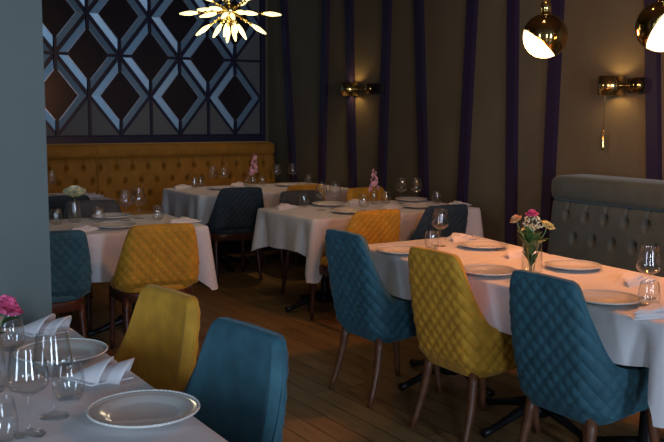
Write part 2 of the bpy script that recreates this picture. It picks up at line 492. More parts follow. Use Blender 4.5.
# ------------------------------------------------------------------ chairs
def path_half(flat, rad, fwd, half, inward=0.):
    """sampled half path of the back, from back centre forwards: list of (x, y, nx, ny, t)"""
    out = []; y0 = 0
    for x in np.linspace(0, flat, 10): out.append((x, 0., 0., -1., x))
    t = flat
    for a in np.linspace(0, PI / 2, 16)[1:]:
        out.append((flat + rad * math.sin(a), rad - rad * math.cos(a), math.sin(a), -math.cos(a), flat + rad * a))
    t = flat + rad * PI / 2
    for s in np.linspace(0, fwd, 26)[1:]:
        out.append((flat + rad - inward * s / fwd, rad + s, 1., 0., t + s))
    return out
def resample(h, n):
    ts = np.array([p[4] for p in h]); tt = np.linspace(0, ts[-1], n)
    return np.stack([np.interp(tt, ts, [p[i] for p in h]) for i in range(4)] + [tt], -1)
def sstep(a, b, x):
    t = np.clip((x - a) / (b - a), 0, 1); return t * t * (3 - 2 * t)
def prof_z(t, ts, zs):
    g = np.linspace(-.7, .7, 1401); z = np.interp(np.abs(g), ts, zs)
    k = np.exp(-(np.arange(-40, 41) / 13.) ** 2); k /= k.sum()
    z = np.convolve(np.pad(z, 40, mode='edge'), k, mode='valid')
    return np.interp(t, g, z)
def shell(name, half, ztop_f, zbot, y_back, shape_f, th, material, root, quilt=(.066, .070, .0085), nout=84):
    n = 100
    H = resample(half, n)
    full = np.concatenate([H[:0:-1] * [-1, 1, -1, 1, -1], H])
    t = full[:, 4]; zt = ztop_f(np.abs(t))
    zb = zbot(np.abs(t)) if callable(zbot) else np.full_like(t, zbot)
    loops = []
    vs = np.linspace(0, 1, nout)
    for side in (0, 1):
        pass
    cols = []
    nx, ny = full[:, 2], full[:, 3]
    def pos(z, off):
        kx, dy = shape_f(z)
        x = full[:, 0] * kx + nx * off; y = (y_back + full[:, 1]) * 1. + dy + ny * off
        return np.stack([x, y, z], -1)
    rowsP = []
    for v in vs:                                  # outer, bottom to top
        z = zb + (zt - .02 - zb) * v
        p = t / quilt[0] + z / quilt[1]; q = t / quilt[0] - z / quilt[1]
        d = np.sqrt(np.abs(np.sin(PI * p) * np.sin(PI * q)) + 1e-6)
        fade = sstep(0, .06, v) * sstep(0, .045, (zt - z)) * sstep(0, .05, np.abs(t[-1]) - np.abs(t))
        # bottom edge tucks under
        tuck = -.03 * (1 - sstep(0, .16, v))
        rowsP.append(pos(z, quilt[2] * d * fade + tuck))
    for a in np.linspace(0, PI, 9)[1:-1]:         # rolled rim
        rowsP.append(pos(zt - .02 + .02 * math.sin(a), -th / 2 + th / 2 * math.cos(a)))
    for v in np.linspace(1, 0, 16):               # inner, top to bottom
        z = zb + (zt - .02 - zb) * v
        rowsP.append(pos(z, -th - .012 * (1 - v)))
    R = np.stack(rowsP, 1)                        # [cols, rows, 3]
    m_, n_ = R.shape[:2]
    F = grid_faces(m_, n_, False, True) + [list(range(n_)), [(m_ - 1) * n_ + i for i in range(n_)]]
    back = py_obj(name, R.reshape(-1, 3), F, material, root)
    edge = R[:, nout + 1]
    tube('piping', [tuple(e) for e in edge[2:-2:2]], .0045, material, back, 6)
    return back
def leg(root, a, b, ra, rb, material, bend=(0, 0)):
    a, b = Vector(a), Vector(b); pts, rr = [], []
    for i in range(7):
        t = i / 6; p = a.lerp(b, t); s = math.sin(PI * t)
        pts.append((p.x + bend[0] * s, p.y + bend[1] * s, p.z)); rr.append(ra + (rb - ra) * t)
    return tube('leg', pts, rr, material, root, 12)
def tub_chair(material):
    def make():
        root = empty('dining_chair', (0, 0, 0))
        half = path_half(.135, .115, .33, .25, .02)
        T_ = half[-1][4]
        def zt(t): return prof_z(t, [0, .145, .172, .195, .218, .240, .263, .295, .36, .46, T_], [.895, .892, .880, .825, .755, .69, .63, .58, .552, .53, .50])
        def zb(t): return np.full_like(t, .325) + .02 * sstep(.25, T_, t)
        def shp(z):
            return .88 + .12 * sstep(.30, .60, z) - .02 * sstep(.62, .9, z), -.16 * (z - .45)
        back = shell('backrest', half, zt, zb, -.235, shp, .045, material, root)
        # seat cushion: rounded D shape filling the shell
        N = 48; P = []
        for k_ in range(N):
            a = 2 * PI * k_ / N; c, s = math.cos(a), math.sin(a)
            P.append((.207 * math.copysign(abs(c) ** .55, c), .03 + .225 * math.copysign(abs(s) ** .6, s)))
        lev = [(.0, .335), (.82, .335), (.93, .345), (.97, .38), (1., .43), (.985, .458), (.94, .472), (.8, .48), (.4, .485), (0, .486)]
        V = []
        for kf, z in lev:
            for (x, y) in P: V.append((x * kf, .03 + (y - .03) * kf + .0, z))
        F = grid_faces(len(lev), N, False, True)
        py_obj('seat', V, F, material, root)
        for sx in (-1, 1):
            leg(root, (sx * .155, -.165, .35), (sx * .185, -.245, 0), .024, .014, M['wood'], (0, .012))
            leg(root, (sx * .165, .17, .36), (sx * .19, .215, 0), .024, .014, M['wood'])
        return root
    return make
def frame_chair(material):
    def make():
        root = empty('dining_chair', (0, 0, 0))
        half = path_half(.16, .095, .17, .255, .01)
        T_ = half[-1][4]
        def zt(t): return prof_z(t, [0, .180, .207, .227, .25, .275, .315, T_], [.852, .848, .834, .775, .69, .61, .54, .49])
        def shp(z): return .985 + .015 * sstep(.45, .55, z) - .05 * sstep(.55, .85, z), -.24 * (z - .45)
        back = shell('backrest', half, zt, .445, -.225, shp, .05, material, root, (.055, .062, .0065))
        N = 48; P = []
        for k_ in range(N):
            a = 2 * PI * k_ / N; c, s = math.cos(a), math.sin(a)
            P.append((.225 * math.copysign(abs(c) ** .55, c), .02 + .235 * math.copysign(abs(s) ** .55, s)))
        lev = [(.0, .425), (.95, .425), (1., .44), (1., .465), (.96, .482), (.8, .49), (0, .495)]
        V = [(x * kf, .02 + (y - .02) * kf, z) for kf, z in lev for (x, y) in P]
        py_obj('seat', V, grid_faces(len(lev), N, False, True), material, root)
        lev = [(.9, .37), (1.0, .37), (1.03, .375), (1.03, .425), (1.02, .432), (.9, .432)]
        V = [(x * kf, .02 + (y - .02) * kf, z) for kf, z in lev for (x, y) in P]
        py_obj('seat_rail', V, grid_faces(len(lev), N, True, True), M['darkwood'], root)
        for sx in (-1, 1):
            leg(root, (sx * .19, -.165, .40), (sx * .205, -.245, 0), .022, .014, M['darkwood'], (0, .01))
            leg(root, (sx * .195, .20, .40), (sx * .20, .225, 0), .022, .014, M['darkwood'])
        return root
    return make
tubs = {c: Proto(tub_chair(M[c])) for c in ('teal', 'yellow')}
frames = {c: Proto(frame_chair(M[c])) for c in ('teal', 'yellow', 'navyfab', 'greyfab')}
GA = 'quilted tub chairs'; GB = 'quilted chairs on mahogany frames'
# facing +x: rz = -pi/2 ; facing -x: rz = +pi/2 ; facing +y: 0 ; facing -y: pi
for c, x, y, rz, lab in (
    ('teal', 2.755, 3.735, -PI / 2, 'teal quilted tub chair at the far end of the pink lit long table'),
    ('yellow', 2.765, 3.025, -PI / 2, 'mustard quilted tub chair between two teal tub chairs at the long table'),
    ('teal', 2.745, 2.335, -PI / 2, 'teal quilted tub chair in front of the flower jar, back to us'),
    ('teal', .845, 2.16, PI / 2 + .15, 'teal tub chair with smooth inside beside the nearest dinner plate'),
    ('yellow', .845, 2.745, PI / 2 + .15, 'mustard tub chair with smooth inside at the table by the pillar')):
    tubs[c].put((x, y, 0), rz, lab, 'chair', GA)
for c, x, y, rz, lab in (
    ('yellow', 1.935, 5.10, -.12, 'mustard quilted chair on dark frame, back to us, at the table behind the pillar'),
    ('teal', 1.255, 5.10, .0, 'blue quilted chair half hidden by the grey pillar'),
    ('greyfab', 1.97, 6.06, PI, 'charcoal low chair behind the white flower vase, facing us'),
    ('navyfab', 1.90, 7.12, 0., 'black navy chair in front of the bench table behind the pillar'),
    ('navyfab', 3.475, 7.14, -.12, 'dark navy quilted chair, back to us, at the corner table under the lattice'),
    ('yellow', 4.10, 7.14, 0., 'mustard chair mostly hidden, back to us, at the corner table'),
    ('greyfab', 3.74, 6.04, PI, 'charcoal low chair on the far side of the middle table'),
    ('yellow', 4.41, 6.04, PI, 'mustard chair facing us behind the middle table flower vase'),
    ('yellow', 3.44, 5.10, 0., 'mustard quilted chair, back to us, on the near side of the middle table'),
    ('navyfab', 4.07, 5.12, 0., 'dark navy chair, back to us, on the near side of the middle table')):
    frames[c].put((x, y, 0), rz, lab, 'chair', GB)

# ------------------------------------------------------------------ tables and cloths
def table(corners, label):
    c = np.array(corners, float); cx, cy = c.mean(0)
    root = empty('dining_table', (cx, cy, 0)); tag(root, label, 'table', 'pedestal dining tables')
    q = (c - [cx, cy]) * .985
    V = [(x, y, z) for z in (.705, .742) for x, y in q]
    py_obj('table_top', V, [[0, 1, 2, 3], [4, 5, 6, 7]] + [[i, (i + 1) % 4, 4 + (i + 1) % 4, 4 + i] for i in range(4)], M['darkwood'], root, False)
    L = np.ptp(q[:, 0]), np.ptp(q[:, 1])
    long_x = L[0] > L[1]
    sp = (max(L) / 2 - .35) if max(L) > 1.25 else 0
    for s in ((-1, 1) if sp else (0,)):
        px, py = (s * sp, 0) if long_x else (0, s * sp)
        col = lathe('pedestal', [(0, .05), (.055, .05), (.05, .09), (.036, .12), (.03, .3), (.034, .5), (.045, .6), (.12, .69), (.12, .706), (0, .706)], M['iron'], root, 20, None, (px, py, 0))
        for a in range(4):
            an = PI / 4 * 0 + a * PI / 2
            d = (math.cos(an), math.sin(an))
            pts = [(px + d[0] * r, py + d[1] * r, z) for r, z in ((.02, .11), (.12, .085), (.22, .055), (.30, .03), (.345, .022))]
            tube('foot', pts, [.028, .024, .019, .018, .022], M['iron'], root, 10)
    return root
def tablecloth(corners, drop, cdrop, label, seed=0, flare=.04, fall=.17):
    c = [Vector((x, y)) for x, y in corners]; ctr = sum(c, Vector((0, 0))) / 4
    rs = np.random.RandomState(seed)
    rad = .022; pts = []                            # perimeter: (pos, normal, distance to nearest corner, corner weight)
    def lerp(a, b, t): return a + (b - a) * t
    corner_w = [cdrop] * 4 if not hasattr(cdrop, '__len__') else cdrop
    for i in range(4):
        p0, p1 = c[i], c[(i + 1) % 4]
        d = (p1 - p0); L = d.length; d.normalize(); nrm = Vector((d.y, -d.x))
        n = max(12, int(L / .022))
        for k_ in range(n):
            s = rad + (L - 2 * rad) * k_ / (n - 1)
            dc = min(s, L - s); ci = i if s < L / 2 else (i + 1) % 4
            pts.append((p0 + d * s, nrm, dc, ci))
        d2 = (c[(i + 2) % 4] - p1).normalized(); n2 = Vector((d2.y, -d2.x))
        ctr_c = p1 - d * rad + d2 * rad
        for a in np.linspace(0, 1, 9)[1:-1]:
            nn = (nrm * (1 - a) + n2 * a).normalized()
            pts.append((ctr_c + nn * rad, nn, 0., (i + 1) % 4))
    N = len(pts)
    W = np.array([math.exp(-(p[2] / .11) ** 2) for p in pts])
    ph = rs.rand() * 6
    rows = []
    for f in (.0, .35, .7, .9, .97):                # flat top rings
        rows.append([(lerp(ctr.x, p[0].x, f), lerp(ctr.y, p[0].y, f), .7555) for p in pts])
    rows.append([(p[0].x, p[0].y, .7535) for p in pts])
    rows.append([(p[0].x + p[1].x * .007, p[0].y + p[1].y * .007, .746) for p in pts])
    M_ = 14
    arc = np.cumsum([0] + [(pts[i + 1][0] - pts[i][0]).length for i in range(N - 1)])
    for j in range(1, M_ + 1):
        t = j / M_; row = []
        for i, p in enumerate(pts):
            w = W[i]; dr = drop + (corner_w[p[3]] - drop) * max(0., 1 - p[2] / fall) ** 1.1
            dr += .01 * math.sin(arc[i] * 7 + ph)
            fold = .016 * math.sin(arc[i] * 19 + ph) * t + .008 * math.sin(arc[i] * 43 + 2 * ph) * t * (.4 + w)
            # two pleats flank each corner where the spare cloth gathers
            pl = -.11 * t * math.exp(-((p[2] - .11) / .04) ** 2)
            out = .009 + .012 * t + flare * t * w + fold + pl * .6
            row.append((p[0].x + p[1].x * out, p[0].y + p[1].y * out, .746 - dr * t))
        rows.append(row)
    R = np.array(rows)
    o = py_obj('tablecloth', R.reshape(-1, 3), grid_faces(R.shape[0], N, False, True), M['cloth'])
    tag(o, label, 'tablecloth', 'white tablecloths')
    return o
TB = {
 'T1': ([(.02, 1.25), (.84, 1.25), (.84, 3.10), (.02, 3.10)], .20, .33, 'table nearest to us beside the pillar, under a white cloth', 'white cloth on the table nearest to us, beside the pillar'),
 'T4b': ([(2.672, 1.93), (3.40, 1.93), (3.50, 3.28), (2.67, 3.28)], .19, .36, 'near half of the long table along the grey green bench', 'pink lit white cloth with the flower jar on it, along the grey green bench'),
 'T4a': ([(2.70, 3.29), (3.50, 3.29), (3.64, 4.07), (2.77, 4.07)], .20, .37, 'far half of the long table along the grey green bench', 'pink lit white cloth on the far end of the long table'),
 'T3': ([(3.19, 5.22), (4.75, 5.22), (4.75, 6.06), (3.19, 6.06)], .25, (.45, .42, .36, .34), 'long table in the middle of the room before the leaning battens', 'white cloth on the middle table before the leaning battens'),
 'T2': ([(3.23, 7.25), (4.86, 7.25), (4.86, 8.12), (3.23, 8.12)], .29, .42, 'corner table against the caramel bench under the lattice', 'white cloth on the corner table against the caramel bench'),
 'T5': ([(.95, 5.26), (2.40, 5.26), (2.42, 6.10), (.95, 6.10)], .29, .42, 'table behind the grey pillar with the white flower', 'white cloth lit blue on the table behind the grey pillar'),
 'T6': ([(1.10, 7.25), (2.45, 7.25), (2.45, 8.10), (1.10, 8.10)], .28, .40, 'small table by the caramel bench, mostly behind the pillar', 'white cloth on the small bench table mostly behind the pillar'),
}
for i, (kk, (cs, dr, cd, l1, l2)) in enumerate(TB.items()):
    table(cs, l1); tablecloth(cs, dr, cd, l2, i, *((.015, .10) if kk[:2] == 'T4' else (.04, .17)))
ZT = .7556

# ------------------------------------------------------------------ tableware
def mk_wine():
    p = [(0, 0), (.036, 0), (.037, .002), (.030, .004), (.010, .008), (.0045, .02), (.004, .05), (.004, .085), (.007, .093), (.024, .102), (.040, .112), (.047, .122), (.049, .130),
         (.047, .145), (.042, .175), (.036, .21), (.0355, .2115), (.035, .21), (.041, .175), (.0455, .145), (.0475, .130), (.0455, .1235), (.039, .114), (.022, .1045), (.0, .100)]
    V, F = lathe_vf(p, 36); return py_obj('wine_glass', V, F, M['glass'])
def mk_tumbler():
    p = [(0, 0), (.026, 0), (.033, .006), (.040, .025), (.042, .045), (.039, .075), (.0345, .100), (.034, .101), (.0333, .100), (.0375, .075), (.0405, .045), (.0385, .026), (.031, .010), (.0, .008)]
    V, F = lathe_vf(p, 32); return py_obj('tumbler', V, F, M['glass'])
def mk_plate():
    root = empty('dinner_plate', (0, 0, 0))
    p = [(0, .0), (.075, 0), (.085, .004), (.105, .013), (.136, .019), (.1375, .0205), (.136, .022), (.105, .017), (.088, .009), (.080, .0055), (0, .005)]
    lathe('plate', p, M['china'], root, 64)
    # beaded edge
    n = 72 * 4; V = []; m = 8
    for k_ in range(n):
        a = 2 * PI * k_ / n; rr = .0030 * (.55 + .45 * abs(math.sin(a * 36)))
        for j in range(m):
            b = 2 * PI * j / m
            V.append(((.1345 + rr * math.cos(b)) * math.cos(a), (.1345 + rr * math.cos(b)) * math.sin(a), .0225 + rr * math.sin(b)))
    py_obj('beaded_rim', V, grid_faces(n, m, True, True), M['china'], root)
    return root
def mk_napkin():
    root = empty('napkin', (0, 0, 0))
    def cone(L, r, skew, x0, z0, nm):
        nu, nt = 12, 22; outer, inner = [], []
        for th_, lst in ((0, outer), (-.0022, inner)):
            for i in range(nu):
                u = .06 + .94 * i / (nu - 1)
                for j in range(nt):
                    a = PI * j / (nt - 1)
                    rr = r * u + th_
                    ln = L * u * (1 - skew * (1 - math.sin(a)))
                    lst.append((x0 + ln, 1.25 * rr * math.cos(a), z0 + max(.0, rr * 1.1 * math.sin(a) ** .8) + (.001 if th_ == 0 else 0)))
        V = outer + inner; o = nu * nt
        F = grid_faces(nu, nt) + [[i + o for i in q] for q in grid_faces(nu, nt)]
        for i in range(nu - 1):
            for j in (0, nt - 1): F.append([i * nt + j, (i + 1) * nt + j, o + (i + 1) * nt + j, o + i * nt + j])
        for j in range(nt - 1):
            for i in (0, nu - 1): F.append([i * nt + j, i * nt + j + 1, o + i * nt + j + 1, o + i * nt + j])
        return py_obj(nm, V, F, M['napkin'], root)
    cone(.19, .050, .13, -.10, .0, 'fold')
    cone(.135, .054, .16, -.105, .0, 'fold')
    V, F = merge([lathe_vf([(0, 0), (1, 0), (1, .004), (0, .004)], 4)])
    V = [(v[0] * .10 - .01, v[1] * .075, v[2]) for v in V]
    py_obj('base_fold', V, F, M['napkin'], root, False)
    return root
def mk_flat():
    root = empty('napkin', (0, 0, 0))
    for k_, (L, W_, z0, sh) in enumerate(((.21, .085, 0, 0), (.17, .07, .010, .012), (.12, .05, .019, .02))):
        nu, nv = 14, 10; lst = []
        for off in (.010, 0):
            for i in range(nu):
                u = i / (nu - 1)
                for j in range(nv):
                    v = j / (nv - 1) * 2 - 1
                    edge = (1 - abs(v) ** 6) * (1 - abs(2 * u - 1) ** 10)
                    zz = z0 + (off * edge + .004 * math.sin(u * 5 + k_) * edge if off else 0) + .012 * u * u * (1 if off else .6)
                    lst.append((-.10 + sh + L * u + .03 * v * (1 - u), W_ * v * (.55 + .45 * u) , zz))
        o = nu * nv; F = grid_faces(nu, nv) + [[i + o for i in q] for q in grid_faces(nu, nv)]
        for i in range(nu - 1):
            for j in (0, nv - 1): F.append([i * nv + j, (i + 1) * nv + j, o + (i + 1) * nv + j, o + i * nv + j])
        for j in range(nv - 1):
            for i in (0, nu - 1): F.append([i * nv + j, i * nv + j + 1, o + i * nv + j + 1, o + i * nv + j])
        py_obj('fold', lst, F, M['napkin'], root)
    return root
PW, PT, PP, PN, PF = Proto(mk_wine), Proto(mk_tumbler), Proto(mk_plate), Proto(mk_napkin), Proto(mk_flat)
def flat(x, y, rz, lab): PF.put((x, y, ZT), rz, lab, 'napkin', 'folded napkins')
def wine(x, y, lab): PW.put((x, y, ZT), rng.rand() * 6, lab, 'wine glass', 'wine glasses')
def tumb(x, y, lab): PT.put((x, y, ZT), rng.rand() * 6, lab, 'tumbler', 'stemless water tumblers')
def plate(x, y, lab): PP.put((x, y, ZT), rng.rand() * 6, lab, 'plate', 'beaded dinner plates')
def nap(x, y, rz, lab): PN.put((x, y, ZT), rz, lab, 'napkin', 'folded napkins')
# table nearest to us
plate(.735, 2.0, 'nearest white dinner plate with beaded rim beside the teal chair')
plate(.71, 2.63, 'white dinner plate beside the mustard chair on the table nearest to us')
nap(.745, 2.36, 1.0 - PI / 2, 'white folded napkin between the two plates on the nearest table')
nap(.745, 2.98, .9 - PI / 2, 'white folded napkin at the pillar end of the nearest table')
wine(.466, 2.02, 'wine glass nearest to us, left one of the front pair')
wine(.548, 2.115, 'wine glass just behind the nearest one, right of the front pair')
tumb(.615, 2.225, 'stemless glass between the front pair of wine glasses and the folded napkin')
tumb(.395, 2.0, 'stemless glass cut by the left edge beside the nearest wine glass')
tumb(.60, 2.80, 'stemless glass behind the front pair of wine glasses, near the pillar')
# pink lit long table
plate(2.81, 3.70, 'plate in front of the far teal tub chair on the long table')
plate(2.79, 3.0, 'plate in front of the mustard tub chair on the long table')
plate(2.775, 2.30, 'plate in front of the near teal tub chair on the long table')
plate(3.32, 3.62, 'plate on the bench side at the far end of the long table')
plate(3.245, 2.90, 'plate on the bench side behind the flower jar')
wine(3.16, 3.80, 'wine glass standing on the far end of the long table')
tumb(3.05, 3.735, 'stemless glass beside the wine glass at the far end of the long table')
wine(2.99, 2.27, 'wine glass at the right edge of the long table before the tufted bench')
tumb(2.85, 2.155, 'stemless glass at the right edge of the long table')
flat(3.40, 3.935, .4, 'napkin at the far end of the long table beside its wine glass')
flat(3.27, 3.33, .3, 'napkin on the bench side behind the flower jar')
flat(3.20, 2.53, .35, 'napkin on the bench side near the right edge of the long table')
flat(2.75, 2.06, -.2, 'napkin on the near corner of the long table')
# middle table
wine(3.545, 5.69, 'left wine glass of the left pair on the middle table')
wine(3.705, 5.745, 'right wine glass of the left pair on the middle table')
tumb(3.56, 5.98, 'stemless glass behind the left wine pair on the middle table')
plate(3.76, 5.92, 'plate behind the left wine pair on the middle table')
plate(3.62, 5.42, 'plate before the left wine pair on the middle table')
flat(3.34, 5.93, .5, 'napkin on the left end of the middle table')
tumb(3.95, 5.70, 'stemless glass left of the middle table flower vase')
tumb(4.29, 5.87, 'stemless glass right of the middle table flower vase')
wine(4.39, 5.79, 'left wine glass of the right pair on the middle table')
wine(4.50, 5.73, 'right wine glass of the right pair on the middle table')
tumb(4.66, 5.66, 'stemless glass at the right end of the middle table')
flat(4.05, 5.50, .5, 'napkin in front of the middle table flower vase')
flat(4.66, 5.42, .2, 'napkin on the right end of the middle table above the navy chair')
plate(4.30, 5.45, 'plate between the two near chairs of the middle table')
plate(4.58, 5.90, 'plate behind the right wine pair on the middle table')
flat(4.03, 5.96, .4, 'napkin behind the middle table flower vase')
# corner table
flat(3.37, 8.02, .4, 'napkin on the left end of the corner table')
tumb(3.50, 7.98, 'left stemless glass beside the napkin on the corner table')
tumb(3.60, 8.06, 'right stemless glass beside the napkin on the corner table')
wine(3.68, 7.95, 'left wine glass in front of the caramel bench')
wine(3.80, 7.94, 'right wine glass in front of the caramel bench')
plate(3.66, 7.70, 'plate before the wine pair of the caramel bench')
flat(3.99, 8.02, .2, 'napkin behind the corner table flower vase')
tumb(4.05, 7.92, 'stemless glass left of the corner table flower vase')
tumb(4.24, 7.96, 'stemless glass right of the corner table flower vase')
wine(4.43, 8.0, 'left wine glass of the pair in the room corner')
wine(4.61, 7.98, 'right wine glass of the pair in the room corner')
tumb(4.76, 7.90, 'stemless glass at the wall end of the corner table')
plate(4.42, 7.74, 'plate at the wall end of the corner table')
# table behind the pillar
tumb(1.84, 5.79, 'stemless glass right of the white flower vase')
tumb(1.565, 5.83, 'stemless glass left of the white flower vase beside the pillar')
wine(2.03, 5.80, 'left wine glass above the mustard chair behind the pillar')
wine(2.15, 5.87, 'right wine glass above the mustard chair behind the pillar')
tumb(2.235, 5.73, 'stemless glass at the right end of the white flower table')
plate(1.985, 5.965, 'plate behind the wine pair on the white flower table')
plate(1.84, 5.46, 'plate before the wine pair on the white flower table')
flat(1.60, 5.42, .6, 'napkin above the blue chair beside the pillar')
flat(2.31, 5.50, .2, 'napkin on the right end of the white flower table')
# small bench table
wine(2.09, 7.88, 'wine glass beside the pillar in front of the caramel bench')
flat(2.33, 7.55, -.4, 'napkin on the small bench table behind the pillar')

# ------------------------------------------------------------------ vases and flowers
def vase(x, y, r, h, lab, neck=.8):
    t = .003
    p = [(0, 0), (r * .85, 0), (r, .01), (r * 1.02, h * .4), (r * .95, h * .7), (r * neck, h * .9), (r * neck * 1.06, h), (r * neck * 1.06 - t, h), (r * neck - t, h * .9), (r * .95 - t, h * .7), (r * 1.02 - t, h * .4), (r - t, .014), (0, .012)]
    V, F = lathe_vf(p, 32)
    o = py_obj('flower_vase', V, F, M['glass']); o.location = (x, y, ZT)
    tag(o, lab, 'vase', 'clear glass flower vases')
def petals(rad, layers, per, cup, seed=0, start=.25):
    """cupped overlapping petals around +z"""
    rs = np.random.RandomState(seed); parts = []
    for l in range(layers):
        f = (l + 1) / layers
        for k_ in range(per + l):
            a = 2 * PI * (k_ + .5 * l) / (per + l) + rs.rand() * .3
            nu, nv = 6, 6; V = []
            w = rad * (.45 + .5 * f); hh = rad * (1.15 - .25 * f)
            tilt = cup * (1 - f) + .25 * f
            for i in range(nu):
                u = i / (nu - 1)
                for j in range(nv):
                    v = j / (nv - 1) * 2 - 1
                    rr = rad * (start * f + (f * .95) * u ** 1.2 * (1 - tilt * .6) + .1 * u * u * f)
                    zz = hh * (u ** .8) * (.55 + .45 * tilt) - (0.12 * rad * f * u ** 4) - .25 * rad * f
                    ww = w * math.sin(PI * min(.95, .18 + u * .62)) * v
                    rr2 = rr * (1 - .18 * v * v)
                    ca, sa = math.cos(a), math.sin(a)
                    V.append((rr2 * ca - ww * sa, rr2 * sa + ww * ca, zz))
            parts.append((V, grid_faces(nu, nv)))
    return merge(parts)
def xf(VF, loc, axis=None, scale=1.):
    V, F = VF; q = Vector(axis).normalized().to_track_quat('Z', 'Y') if axis is not None else None
    out = []
    for v in V:
        v = Vector(v) * scale
        if q: v = q @ v
        out.append(v + Vector(loc))
    return out, F
def leaf_vf(a, b, w):
    a, b = Vector(a), Vector(b); d = (b - a); s = d.cross(Vector((0, 0, 1)))
    if s.length < 1e-4: s = Vector((1, 0, 0))
    s.normalize(); n = s.cross(d).normalized(); V = []
    for i in range(8):
        t = i / 7; ww = w * math.sin(PI * t) ** .8
        for j in (-1, 0, 1):
            V.append(a + d * t + s * ww * j + n * (w * .35 * abs(j) * math.sin(PI * t) - .15 * d.length * t * t))
    return V, grid_faces(8, 3)
def flower(name, base, head, maker, lab, cat, group, petal_mat, leaves=2, axis=None, sr=.0022, seed=0):
    base, head = Vector(base), Vector(head)
    root = empty(name, base); tag(root, lab, cat, group)
    h = head - base
    ax = axis or (h.x * 2, h.y * 2, max(h.z, .05))
    mid = Vector((h.x * .25, h.y * .25, h.z * .55))
    tube('stem', [(0, 0, 0), tuple(mid * .6), tuple(mid), tuple(h * .85 + Vector((0, 0, h.z * .02))), tuple(h)], sr, M['lightgreen'], root, 7)
    VF = xf(maker(), h, ax)
    py_obj('blossom', VF[0], VF[1], petal_mat, root)
    rs = np.random.RandomState(seed + 5)
    for i in range(leaves):
        t = .55 + .3 * rs.rand(); a0 = mid.lerp(h, (t - .55) / .45); an = rs.rand() * 6.3
        VF = leaf_vf(a0, a0 + Vector((math.cos(an) * .06, math.sin(an) * .06, .02)), .016)
        py_obj('leaf', VF[0], VF[1], M['green'], root)
    return root
def spike(h, n, r, seed=0):
    def mk():
        rs = np.random.RandomState(seed); parts = []
        for i in range(n):
            t = i / n; a = i * 2.4; rr = r * (1 - .75 * t)
            VF = petals(r * .58 * (1 - .5 * t), 2, 4, .6, seed + i)
            parts.append(xf(VF, (rr * .7 * math.cos(a), rr * .7 * math.sin(a), -h * .45 + h * t), (math.cos(a), math.sin(a), .4)))
        return merge(parts)
    return mk
Z = ZT + .014
# roses, nearest table
vase(.455, 2.40, .042, .17, 'clear glass vase of roses on the table nearest to us')
flower('rose', (.455, 2.40, Z), (.50, 2.395, .975), lambda: petals(.042, 4, 5, .9, 1), 'pink rose in the vase on the table nearest to us', 'flower', 'roses', M['pink'], 3, seed=1)
flower('rose', (.45, 2.395, Z), (.452, 2.385, .95), lambda: petals(.036, 4, 5, .9, 2), 'cream rose beside the pink rose on the nearest table', 'flower', 'roses', M['cream'], 4, seed=2)
flower('rose', (.448, 2.41, Z), (.40, 2.43, .965), lambda: petals(.036, 4, 5, .9, 3), 'pale pink rose cut off at the left edge', 'flower', 'roses', M['palepink'], 3, seed=3)
# jar on the pink lit table
jx, jy = 2.965, 2.895
vase(jx, jy, .048, .165, 'glass jar of mixed flowers on the long table before the bench', .92)
flower('rose', (jx, jy, Z), (jx + .0, jy + .01, 1.035), lambda: petals(.030, 4, 5, .9, 4), 'deep pink rose on top of the flower jar', 'flower', 'roses', M['pink'], 3, seed=4)
flower('rose', (jx - .012, jy, Z), (jx - .060, jy + .050, 1.01), lambda: petals(.028, 4, 5, .95, 5), 'peach rose on the left of the flower jar', 'flower', 'roses', M['peach'], 2, seed=5)
flower('lily', (jx + .012, jy, Z), (jx + .055, jy - .035, .985), lambda: petals(.036, 2, 4, .4, 6), 'pale yellow lily on the right of the flower jar', 'flower', None, M['lemon'], 3, seed=6)
rs = np.random.RandomState(9); parts = []
for i in range(70):
    d = Vector((rs.randn(), rs.randn(), rs.randn())); d.normalize()
    V, F = lathe_vf([(0, -.005), (.0042, -.002), (.0048, .002), (0, .005)], 6)
    parts.append(xf((V, F), (d.x * .055 * rs.rand() ** .4, d.y * .055 * rs.rand() ** .4, d.z * .035)))
filler = empty('filler_flower', (jx + .004, jy + .012, Z)); tag(filler, 'tiny cream filler blossoms among the roses of the flower jar', 'flower')
tube('stem', [(0, 0, 0), (.004, 0, .1), (0, 0, .23)], .002, M['lightgreen'], filler, 6)
V, F = merge(parts); o = py_obj('blossom', V, F, M['cream'], filler); o.location = (0, 0, .225); o['kind'] = 'stuff'
for i in range(12):
    a = i * .9; z0 = .02 + .10 * (i % 3) / 2; VF = leaf_vf((0, 0, z0), (.036 * math.cos(a) * (1 + .5 * (i % 3)), .036 * math.sin(a) * (1 + .5 * (i % 3)), z0 + .07 + .004 * i), .02)
    py_obj('leaf', VF[0], VF[1], M['green'], filler)
# white flower, table behind the pillar
vase(1.705, 5.885, .040, .15, 'clear vase of the white flower on the table behind the pillar')
flower('lily', (1.705, 5.885, Z), (1.705, 5.875, .955), lambda: petals(.066, 3, 4, .5, 11), 'big cream white flower in the vase beside the pillar', 'flower', None, M['cream'], 4, axis=(-.1, -.3, 1), seed=8)
# snapdragons
vase(4.19, 5.90, .030, .12, 'slim clear vase on the middle table')
flower('snapdragon', (4.19, 5.90, Z), (4.19, 5.90, .95), spike(.17, 11, .042, 20), 'tall pink snapdragon on the middle table', 'flower', 'pink snapdragons', M['palepink'], 3, axis=(0, 0, 1), seed=9)
vase(4.13, 7.78, .030, .12, 'slim clear vase on the corner table') if False else vase(4.035, 7.77, .030, .12, 'slim clear vase on the corner table')
flower('snapdragon', (4.035, 7.77, Z), (4.05, 7.77, .985), spike(.20, 12, .044, 40), 'tall pink snapdragon before the caramel bench', 'flower', 'pink snapdragons', M['palepink'], 3, axis=(0.12, 0, 1), seed=10)

